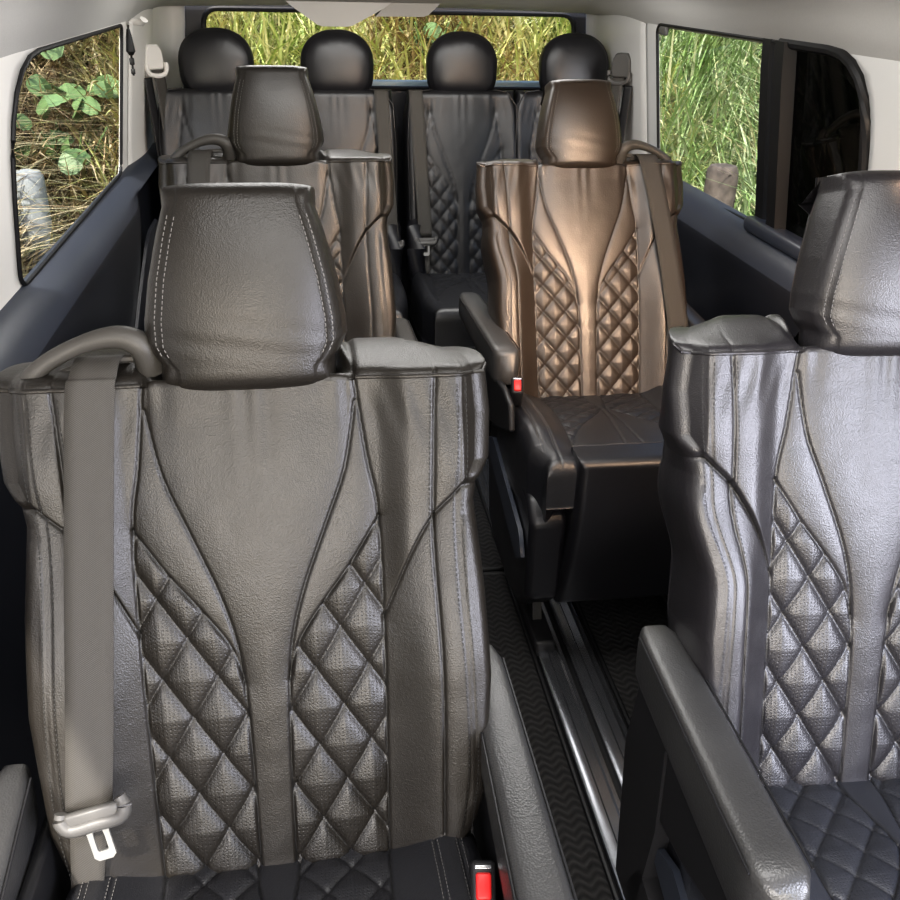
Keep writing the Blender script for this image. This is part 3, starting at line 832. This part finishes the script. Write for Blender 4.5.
for side, loop, nm, mt in ((-1, winL, 'wall_left', M['white']), (1, winR, 'wall_right', M['white2'])):
    mb = MB(); zt = 1.255
    vs, fs = ring_wall(side, (1.55, 2.93, .78, zt), loop); mb.add(vs, fs)
    def patch(y0, y1, z0, z1, bulge=0.):
        vs = []; fs = []; ny, nz = 10, 8
        for i in range(ny+1):
            for k in range(nz+1):
                y = y0+(y1-y0)*i/ny; z = z0+(z1-z0)*k/nz
                vs.append((wx(z, side)-side*bulge*math.sin(math.pi*min(1, i/ny)), y, z))
        for i in range(ny):
            for k in range(nz): fs.append((i*(nz+1)+k, i*(nz+1)+k+1, (i+1)*(nz+1)+k+1, (i+1)*(nz+1)+k))
        mb.add(vs, fs)
    patch(.45, 1.55, .78, zt)
    patch(2.93, 3.50, .75, zt, .012)
    w = mb.build(nm, mt); tag(w, kind='structure')
    # corner slivers of the ring
    md = w.modifiers.new('thickness', 'SOLIDIFY'); md.thickness = .003; md.offset = 0
    # inner side trim below the belt line: dark lower panel and sill ledge coloured as if reflecting sky
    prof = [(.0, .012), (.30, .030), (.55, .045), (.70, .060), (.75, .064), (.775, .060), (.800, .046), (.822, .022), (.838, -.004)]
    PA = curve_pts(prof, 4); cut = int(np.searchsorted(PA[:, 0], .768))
    for num, P2, mt2 in ((1, PA[:cut+1], M['panel']), (10, PA[cut:], M['panel_sill_lit'])):
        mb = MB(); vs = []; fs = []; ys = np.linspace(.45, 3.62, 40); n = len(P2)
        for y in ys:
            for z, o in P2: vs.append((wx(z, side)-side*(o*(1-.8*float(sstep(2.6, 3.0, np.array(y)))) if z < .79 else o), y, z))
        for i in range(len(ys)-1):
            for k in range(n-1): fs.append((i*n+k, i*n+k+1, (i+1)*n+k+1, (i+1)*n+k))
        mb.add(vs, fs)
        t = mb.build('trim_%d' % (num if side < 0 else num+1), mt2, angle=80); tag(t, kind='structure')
    # window: rubber seal with the glass pane as its child
    mb = MB(); mb.tube([(wx(z, side)-side*.004, y, z) for y, z in loop], .0045, 8, closed=True)
    wn = mb.build('window_%d' % (1 if side < 0 else 2), M['rubber']); tag(wn, kind='structure')
    if side < 0:
        vs = [(wx(z, side)+.004, y, z) for y, z in loop]
        mesh_obj('pane', vs, [tuple(range(len(vs)))], M['glass'], wn, False)
    else:
        la = [(y, z) for y, z in loop if y > 2.125]; lb = [(y, z) for y, z in loop if y < 2.06]
        for lp, gm in ((la, M['glass']), (lb, M['glass_dark'])):
            vs = [(wx(z, side)+.004, y, z) for y, z in lp]
            mesh_obj('pane', vs, [tuple(range(len(vs)))], gm, wn, False)
        # divider posts and dark sliding frame
        mb = MB()
        for (ya, yb, inn) in ((2.075, 2.130, .010), (1.985, 2.045, .022)):
            for z0, z1 in ((.80, 1.24),):
                vs = []
                for z in np.linspace(z0, z1, 8): vs += [(wx(z, side)+.01, ya, z), (wx(z, side)-inn, ya+.008, z), (wx(z, side)-inn, yb-.008, z), (wx(z, side)+.01, yb, z)]
                fs = []
                for i in range(7):
                    for k in range(3): fs.append((i*4+k, i*4+k+1, (i+1)*4+k+1, (i+1)*4+k))
                mb.add(vs, fs)
        mb.build('frame_post', M['rubber'], wn)
        mb = MB(); mb.tube([(wx(z, side)-.006, y, z) for y, z in loop if y < 2.04 and z > 1.0], .010, 8)
        mb.build('sliding_frame', M['rubber'], wn)
        MB().rbox((wx(.84, 1)-.012, 1.95, .838), (.05, .36, .035), .012).build('lower_guide', M['panel_sill_lit'], wn)
        MB().tube([(wx(1.0, 1)+.03, 1.90, 1.02), (wx(1.0, 1)+.03, 1.885, .985), (wx(1, 1)+.03, 1.84, .975), (wx(1, 1)+.03, 1.70, .968)], .003, 6).build('inner_rib', M['plastic_grey'], wn)
# moulded pocket panels in the side trims
def moulding(side, loop, name, mat, inn=.066, d=.010):
    vs = []; n = len(loop); fs = []
    cy = sum(p[0] for p in loop)/n; cz = sum(p[1] for p in loop)/n
    for sc, o in ((1, 0), (.985, d*.8), (.96, d), (.1, d)):
        for y, z in loop:
            z2 = cz+(z-cz)*sc; vs.append((wx(z2, side)-side*(np.interp(z2, [.3, .55, .70, .8], [.030, .045, .058, .05])+o+.001), cy+(y-cy)*sc, z2))
    for j in range(3):
        for i in range(n): fs.append((j*n+i, j*n+(i+1) % n, (j+1)*n+(i+1) % n, (j+1)*n+i))
    fs.append(tuple(range(3*n, 4*n)))
    o = MB().add(vs, fs).build(name, mat); return tag(o, kind='structure')
moulding(-1, dens(round_loop([(2.35, .40), (2.75, .68), (2.95, .68), (2.95, .30)], [.05, .06, .03, .03]), .04), 'trim_3', M['panel'])
moulding(-1, dens(round_loop([(1.70, .40), (2.02, .64), (2.12, .60), (2.12, .30)], [.05, .06, .03, .03]), .04), 'trim_4', M['panel'])
moulding(1, dens(round_loop([(2.42, .25), (2.42, .70), (2.78, .73), (2.78, .25)], [.03, .08, .03, .03]), .04), 'trim_5', M['panel'])
moulding(1, dens(round_loop([(1.55, .40), (1.55, .66), (2.02, .66), (2.05, .40)], [.03, .04, .06, .03]), .04), 'trim_6', M['panel'])
moulding(1, dens(round_loop([(1.60, .50), (1.60, .60), (1.93, .60), (1.95, .50)], [.03, .03, .03, .03]), .04), 'trim_7', M['rubber'], d=.014)

# ceiling: arched headliner curving down to the rear header
vs = []; fs = []
prof = curve_pts([(-.741, 1.206), (-.715, 1.250), (-.66, 1.33), (-.52, 1.405), (-.3, 1.44), (0, 1.45), (.3, 1.44), (.52, 1.405), (.66, 1.33), (.712, 1.262), (.738, 1.228)], 4)
ys = list(np.linspace(-.9, 2.7, 14))+list(np.linspace(2.8, 3.52, 20)); n = len(prof)
for y in ys:
    t = float(sstep(3.0, 3.52, np.array(y)))
    for h, z in prof:
        z2 = z+(min(z, 1.236+.012*(1-(h/.74)**2))-z)*t
        vs.append((CX+h, y, z2))
for i in range(len(ys)-1):
    for k in range(n-1): fs.append((i*n+k, i*n+k+1, (i+1)*n+k+1, (i+1)*n+k))
ce = MB().add(vs, fs).build('ceiling', M['headliner'], angle=80); tag(ce, kind='structure')
md = ce.modifiers.new('thickness', 'SOLIDIFY'); md.thickness = .015; md.offset = 1
# floor
f = MB().rbox((CX, 1.35, -.02), (1.60, 4.5, .04), 0).build('floor', plain('floor_carpet', (.02, .02, .022), .9, noise=.4, nscale=300, bump=.6, bscale=500), smooth=False); tag(f, kind='structure')

# rear wall with the tailgate window
YR = 3.56
loop = dens(round_loop([(-.335, .985), (.955, .985), (.945, 1.232), (-.325, 1.232)], [.05, .05, .05, .05]), .03)
vs = []; fs = []; n = len(loop)
x0, x1, z0, z1 = wx(.8, -1), wx(.8, 1), 0., 1.26
cxm, czm = CX+.04, 1.10
for x, z in loop:
    dx, dz = x-cxm, z-czm
    t = min([((x1-cxm)/dx if dx > 1e-9 else 9e9), ((x0-cxm)/dx if dx < -1e-9 else 9e9), ((z1-czm)/dz if dz > 1e-9 else 9e9), ((z0-czm)/dz if dz < -1e-9 else 9e9)])
    for k in range(4): vs.append((x+dx*(t-1)*k/3, YR, z+dz*(t-1)*k/3))
for i in range(n):
    for k in range(3): fs.append((i*4+k, i*4+k+1, ((i+1) % n)*4+k+1, ((i+1) % n)*4+k))
rw = MB().add(vs, fs).build('wall_rear', M['panel'], smooth=False); tag(rw, kind='structure')
md = rw.modifiers.new('thickness', 'SOLIDIFY'); md.thickness = .03; md.offset = 0
mb = MB(); mb.tube([(x, YR-.012, z) for x, z in loop], .009, 8, closed=True)
w3 = mb.build('window_3', M['rubber']); tag(w3, kind='structure')
mesh_obj('pane', [(x, YR+.005, z) for x, z in loop], [tuple(range(n))], M['glass'], w3, False)
MB().rbox((CX+.03, YR+.03, .992), (1.26, .03, .035), .008).build('painted_sill', M['pale_blue'], w3)
# rear corner pillar trims
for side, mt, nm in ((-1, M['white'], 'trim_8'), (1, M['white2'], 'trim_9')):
    mb = MB(); vs = []; fs = []
    for z in np.linspace(.75, 1.25, 8):
        for k, (y, o) in enumerate(((3.30, .004), (3.40, .016), (3.46, .032), (3.49, .055), (3.50, .085), (3.53, .090))):
            o = o if side < 0 else o*.22
            vs.append((wx(z, side)-side*o, y, z))
    for i in range(7):
        for k in range(5): fs.append((i*6+k, i*6+k+1, (i+1)*6+k+1, (i+1)*6+k))
    o = mb.add(vs, fs).build(nm, mt, angle=80); tag(o, kind='structure')

# tailgate lamp covers hanging at the header
mb = MB(); Y0, Y1 = 3.42, 3.50
mb.prism([(-.052, 1.262), (.292, 1.262), (.268, 1.245), (.165, 1.192), (.145, 1.188), (.065, 1.188), (.048, 1.193), (-.030, 1.245)], Y0, Y1, axis=1)
b = mb.build('lamp_cover', M['white2'], smooth=False); tag(b, 'large light grey trapezoid cover hanging over the top of the rear window', 'cover')
mb = MB(); mb.prism([(.281, 1.262), (.456, 1.262), (.415, 1.226), (.400, 1.221), (.240, 1.220)], 3.43, 3.50, axis=1)
b = mb.build('mirror_cover', M['headliner'], smooth=False); tag(b, 'smaller grey flat cover just right of the trapezoid cover at the rear header', 'cover')

# belt anchors on the rear pillars with belts running down
def pillar_anchor(side, label, blabel, mat):
    y, z = (3.20 if side < 0 else 3.08), 1.090
    x = wx(z, side)-side*.030
    r = empty('belt_anchor', (x, y, z)); tag(r, label, 'belt anchor', 'pillar belt anchors')
    r.rotation_euler = (0, 0, side*R(48))
    mb = MB(); vs = []; MB().rbox((side*.022, 0, 0), (.03, .075, .10), .012).build('mount', mat, r); prof = [(-.032, .0), (-.030, .035), (-.018, .052), (.018, .052), (.030, .035), (.034, .0), (.030, -.02), (-.028, -.02)]
    mb.prism([(a, b) for a, b in prof], -.014, .014, axis=0)
    o = mb.build('cover_cap', mat, r); bv = o.modifiers.new('bevel', 'BEVEL'); bv.width = .006; bv.segments = 3
    mb = MB(); mb.tube(curve_pts([(-side*.018, -.034, -.002), (-side*.022, -.030, -.028), (-side*.024, 0, -.036), (-side*.022, .030, -.028), (-side*.018, .036, .0)], 4), .007, 8)
    mb.build('slot_loop', mat, o)
    b = empty('seat_belt', (x, y, z-.03), side*R(40)); tag(b, blabel, 'seat belt', 'seat belts')
    make_ribbon([((-side*.016, -.022, .01), (-side*.016, .022, .01)), ((-side*.026, -.022, -.02), (-side*.026, .022, -.02)), ((-side*.035, -.020, -.15), (-side*.035, .022, -.15)), ((-side*.045, -.01, -.42), (-side*.045, .03, -.42))], b)
    make_ribbon([((-side*.012, -.05, -.01), (-side*.012, -.02, -.01)), ((-side*.020, -.045, -.15), (-side*.020, -.015, -.15)), ((-side*.030, -.03, -.42), (-side*.030, .0, -.42))], b, 'rear_webbing', mat=M['plastic'])
pillar_anchor(-1, 'white moulded belt anchor on the left rear pillar', 'dark belt hanging from the white anchor on the left rear pillar', M['white'])
pillar_anchor(1, 'grey moulded belt anchor on the right rear pillar', 'dark belt hanging from the grey anchor on the right rear pillar', M['plastic_grey'])

# coat hook with black strap, left window; small clip, right window
h = empty('coat_hook', (wx(1.215, -1)+.014, 2.86, 1.212)); tag(h, 'small white hook at the top rear corner of the left window', 'hook')
mb = MB(); mb.tube([(0, .03, 0), (.006, .03, .006), (.03, .02, .004), (.036, .015, .012)], [.010, .009, .009, .011], 10); mb.build('hook_body', M['white'], h)
s_ = empty('hook_strap', (wx(1.2, -1)+.02, 2.80, 1.2)); tag(s_, 'short black strap with clips dangling at the rear edge of the left window', 'strap')
mb = MB(); mb.tube([(0, .01, .012), (0, 0, .0), (0, -.001, -.03), (0, 0, -.11)], .003, 8); mb.build('cord', M['rubber'], s_)
mb = MB(); mb.tube([(0, 0, .004), (0, -.0, -.016), (0, 0, -.05), (0, 0, -.06)], [.004, .008, .012, .005], 10); mb.rbox((0, 0, -.075), (.012, .012, .018), .003); mb.rbox((0, 0, -.10), (.010, .012, .014), .003)
mb.build('clip', M['rubber'], s_)
c = MB().rbox((0, 0, 0), (.012, .055, .022), .005).build('window_clip', M['plastic_grey']); c.location = (wx(1.22, 1)-.012, 2.745, 1.222)
tag(c, 'small grey clip at the upper corner of the right window', 'clip')

# ------------------------------------------------------------------ floor mats and aisle rail
def floor_mat(x0, x1, y0, y1, label):
    r = empty('floor_mat', ((x0+x1)/2, (y0+y1)/2, 0)); tag(r, label, 'floor mat', 'ribbed floor mats')
    w, l = x1-x0, y1-y0
    MB().rbox((0, 0, .004), (w-.012, l-.012, .008), .002).build('ribbed_surface', M['mat'], r)
    mb = MB(); mb.tube(dens(round_loop([(-w/2, -l/2), (w/2, -l/2), (w/2, l/2), (-w/2, l/2)], [.03]*4), .1) and [(a, b, .006) for a, b in dens(round_loop([(-w/2, -l/2), (w/2, -l/2), (w/2, l/2), (-w/2, l/2)], [.03]*4), .06)], .006, 8, closed=True)
    mb.build('border', M['rubber'], r)
floor_mat(-.05, .445, .15, 1.945, 'dark ribbed mat along the left side of the aisle rail, between nearest seats')
floor_mat(-.05, .452, 1.965, 3.0, 'dark ribbed mat farther back in the aisle, beyond the cross seam')
floor_mat(.590, 1.03, .2, 2.6, 'dark ribbed mat to the right of the aisle rail, under the right-hand seats')
r = empty('aisle_rail', (.52, 1.2, 0)); tag(r, 'twin polished metal seat rail running along the aisle floor', 'rail')
def rail_strip(poly, name, mat):
    mb = MB(); mb.prism(poly, -1.1, 2.2, axis=1); o = mb.build(name, mat, r, angle=30)
    return o
rail_strip([(-.068, 0), (-.066, .012), (-.058, .016), (-.046, .016), (-.042, .0125), (-.024, .0125), (-.020, .015), (-.012, .015), (-.010, 0)], 'left_strip', M['rail'])
rail_strip([(-.011, 0), (-.011, .003), (.002, .003), (.002, 0)], 'groove', M['rubber'])
rail_strip([(.001, 0), (.002, .014), (.010, .018), (.024, .018), (.028, .014), (.044, .014), (.050, .010), (.058, .009), (.062, 0)], 'right_strip', M['rail'])

# ------------------------------------------------------------------ outside
def ground_h(x, y):
    d = np.maximum.reduce([1.3*(-1.05-x), 1.3*(x-2.0), y-4.7]); h = -.45+.8*np.clip(d, 0, None)+.10*wob(x, y, 1.3, 31)*np.clip(d, 0, 1)
    return h
gx = np.linspace(-9, 11, 90); gy = np.linspace(-4, 14, 80); X, Y = np.meshgrid(gx, gy); Z = ground_h(X, Y)
V = np.stack([X, Y, Z], -1).reshape(-1, 3); nx = len(gx); idx = np.arange(len(V)).reshape(len(gy), nx)
fq = np.stack([idx[:-1, :-1], idx[:-1, 1:], idx[1:, 1:], idx[1:, :-1]], -1).reshape(-1, 4)
g_ = mesh_obj('ground', V, fq, M['soil']); tag(g_, kind='structure')

def grass(name, box, n, Lr, wr, mat, label, lean, seed):
    r = np.random.default_rng(seed)
    x = r.uniform(box[0], box[1], n); y = r.uniform(box[2], box[3], n)
    ok = ground_h(x, y) > -.42; x = x[ok]; y = y[ok]; n = len(x)
    z = ground_h(x, y)-.02; L = r.uniform(*Lr, n); w = r.uniform(*wr, n)
    cl = wob(x, y, 6, seed)*1.6
    an = r.uniform(0, 6.28, n)+cl*1.2; ln = lean*r.uniform(.4, 1.5, n)
    dx, dy = np.cos(an), np.sin(an)
    px, py = -dy*w/2, dx*w/2
    segs = 4; V = []
    for k in range(segs+1):
        t = k/segs; hz = L*(t-.45*ln*t*t*.9); hr = L*ln*(t**1.6)*.9; tw = (1-t**2)*1.0
        for sg in (-1, 1): V.append(np.stack([x+dx*hr+sg*px*tw, y+dy*hr+sg*py*tw, z+hz], -1))
    V = np.stack(V, 1); k2 = 2*(segs+1); base = np.arange(n)[:, None]*k2
    F = [np.stack([base[:, 0]+2*i, base[:, 0]+2*i+1, base[:, 0]+2*i+3, base[:, 0]+2*i+2], -1) for i in range(segs)]
    tone = np.clip(.5+.28*wob(x, y, 3, seed+5)*2+r.uniform(-.4, .4, n), 0, 1)
    me = bpy.data.meshes.new(name)
    Vf = V.reshape(-1, 3); Ff = np.concatenate(F)
    me.vertices.add(len(Vf)); me.vertices.foreach_set('co', Vf.ravel())
    me.loops.add(len(Ff)*4); me.loops.foreach_set('vertex_index', Ff.ravel().astype(np.int32))
    me.polygons.add(len(Ff)); me.polygons.foreach_set('loop_start', np.arange(0, len(Ff)*4, 4, dtype=np.int32))
    me.update(calc_edges=True); me.validate()
    a = me.attributes.new('tone', 'FLOAT', 'POINT'); a.data.foreach_set('value', np.repeat(tone, k2).astype(np.float32))
    me.materials.append(mat); o = bpy.data.objects.new(name, me); link(o); tag(o, label, 'grass', kind='stuff')
grass('dry_grass', (-4.2, -.9, 2.6, 9.), 30000, (.25, .8), (.007, .026), M['straw'], 'dry brown straw grass on the bank outside the left window', 1.15, 41)
grass('bank_grass', (-1.1, 2.3, 4.7, 9.), 26000, (.25, .7), (.008, .024), M['rear_grass'], 'sunlit yellow-green grass on the bank behind the rear window', 1.1, 42)
grass('long_grass', (2.0, 5.2, 2.6, 9.), 30000, (.4, 1.0), (.008, .026), M['green_grass'], 'long green grass on the bank outside the right window', .75, 43)
# broad-leaved plants
def leaf_plant(loc, n, sz, label, seed):
    r = random.Random(seed); mb = MB()
    for i in range(n):
        a = r.uniform(0, 6.28); rad = r.uniform(.03, .42); L = sz*r.uniform(.7, 1.2)
        c = Vector((math.cos(a)*rad, math.sin(a)*rad, r.uniform(.12, .50)))
        q = Euler((r.uniform(.2, 1.3), r.uniform(-.9, .9), r.uniform(-1.5, 1.5))).to_matrix().to_4x4(); Mx = Matrix.Translation(c) @ q
        pts = []
        for k in range(14):
            t = 2*math.pi*k/14; rr = L*.62*(.5+.10*math.cos(t)-.10*math.cos(2*t)); pts.append((rr*math.sin(t), rr*math.cos(t), -.12*L*abs(math.sin(t))))
        mb.add([(0, 0, .02*L)]+pts, [(0, k+1, (k+1) % 14+1) for k in range(14)], Mx)
    root = empty('leafy_plant', loc); tag(root, label, 'plant', 'broad-leaved plants on the banks')
    mb.build('foliage', M['leaf'], root)
    mb = MB()
    for i in range(6):
        a = i*1.05; mb.tube([(0, 0, -.05), (math.cos(a)*.1, math.sin(a)*.1, .15), (math.cos(a)*.2, math.sin(a)*.2, .3)], .006, 5)
    mb.build('stem', M['leaf'], root)
# bollards and kerb
def post(name, x, y, r, zt, mat, label):
    n = 14; prof = [(r*.96, -.62), (r, -.3), (r*1.0, zt-.05), (r*.96, zt-.02), (r*.8, zt), (r*.3, zt+.008), (.01, zt+.009)]
    o = MB().lathe(prof, 28).build(name, mat); o.location = (x, y, 0); tag(o, label, 'bollard')

post('bollard', -1.30, 4.74, .072, .49, M['stone_grey'], 'pale grey round post outside the left window')
post('bollard', 2.00, 4.50, .078, .545, M['stone'], 'mottled brown stone post in the long grass outside the right window')
k = MB().rbox((0, 0, 0), (.12, .9, .10), .01).build('timber_kerb', M['kerb']); k.location = (-1.42, 5.55, .03); k.rotation_euler = (0, 0, R(-60))
tag(k, 'weathered timber edging plank at the foot of the left bank', 'plank')
LS = ['large cluster of broad green leaves low in the left window', 'pale broad-leaved plant high in the left window near its rear edge', 'broad-leaved plant at the front edge of the left window, above the grey post',
      'broad-leaved plant behind the round headrests, under the trapezoid cover', 'broad-leaved plant low on the bank between the two middle rear headrests', 'broad-leaved plant near the left corner of the rear window', 'small leafy plant high at the centre of the left window']
for i, (x, y, n_, sz) in enumerate([(-1.27, 5.55, 22, .24), (-1.45, 6.5, 16, .24), (-1.75, 6.1, 10, .26), (.36, 6.9, 9, .22), (.75, 6.2, 9, .18), (-.75, 6.8, 6, .16), (-1.95, 7.6, 8, .16)]):
    leaf_plant((x, y, float(ground_h(np.array(x), np.array(y)))+.02), n_, sz, LS[i], 60+i)

# ------------------------------------------------------------------ light
w = bpy.data.worlds.new('World'); bpy.context.scene.world = w; w.use_nodes = True
nt = w.node_tree; bg = nt.nodes['Background']
sky = nt.nodes.new('ShaderNodeTexSky'); sky.sky_type = 'NISHITA'; sky.sun_disc = False; sky.sun_elevation = R(48); sky.sun_rotation = R(200); sky.air_density = 1.0; sky.dust_density = 2.5
nt.links.new(sky.outputs[0], bg.inputs[0]); bg.inputs[1].default_value = .5
def area(name, loc, target, size, energy, c, sy=None):
    l = bpy.data.lights.new(name, 'AREA'); l.energy = energy; l.color = c; l.shape = 'RECTANGLE'; l.size = size; l.size_y = sy or size
    o = bpy.data.objects.new(name, l); link(o); o.location = loc
    o.rotation_euler = (Vector(target)-Vector(loc)).to_track_quat('-Z', 'Y').to_euler(); return o
sl = bpy.data.lights.new('sun', 'SUN'); sl.energy = 6.5; sl.angle = R(1.5); sl.color = (1, .95, .86)
so = bpy.data.objects.new('sun', sl); link(so); so.rotation_euler = Vector((.35, .75, -.85)).to_track_quat('-Z', 'Y').to_euler()
area('windscreen_fill', (.0, -1.15, 1.02), (.0, 1.0, .62), 1.2, 23, (1, .90, .79), .6)  # added unseen lamp, set low so the near left backrest reflects it
area('front_door_fill', (1.75, -.75, 1.0), (.65, .9, .7), 1.0, 52, (.86, .87, 1.0), .9)  # added unseen lamp giving the near right seat its cool sheen
for y, e in ((.45, 7), (1.55, 8), (2.6, 9)):
    area('roof_fill', (CX, y, 1.42), (CX, y, 0), 1.0, e, (1, .98, .95), .35)  # unseen fill lamps added under the roof to brighten the cabin; no fixtures
area('warm_sheen_fill', (.90, .98, 1.38), (.64, 2.1, .78), .45, 9, (1, .68, .45), .35).data.spread = R(60)  # unseen lamp added so the second-row right seat reflects warm bronze

# ------------------------------------------------------------------ camera
cam = bpy.data.cameras.new('camera'); cam.sensor_width = 36; cam.lens = 945.6/900*36; cam.clip_start = .02
co = bpy.data.objects.new('camera', cam); link(co)
p, yw, rl = R(26.71), R(8.658), R(1.338)
Fv = Vector((math.sin(yw)*math.cos(p), math.cos(yw)*math.cos(p), -math.sin(p))); Rv = Vector((math.cos(yw), -math.sin(yw), 0)); Uv = Rv.cross(Fv)
R2 = Rv*math.cos(rl)+Uv*math.sin(rl); U2 = Uv*math.cos(rl)-Rv*math.sin(rl)
mw = Matrix((R2, U2, -Fv)).transposed().to_4x4(); mw.translation = (0, 0, 1.35); co.matrix_world = mw
bpy.context.scene.camera = co
bpy.context.scene.view_settings.view_transform = 'Standard'
bpy.context.scene.view_settings.exposure = 0.0
try: bpy.context.scene.view_settings.look = 'Medium High Contrast'
except Exception as e: print('look', e)
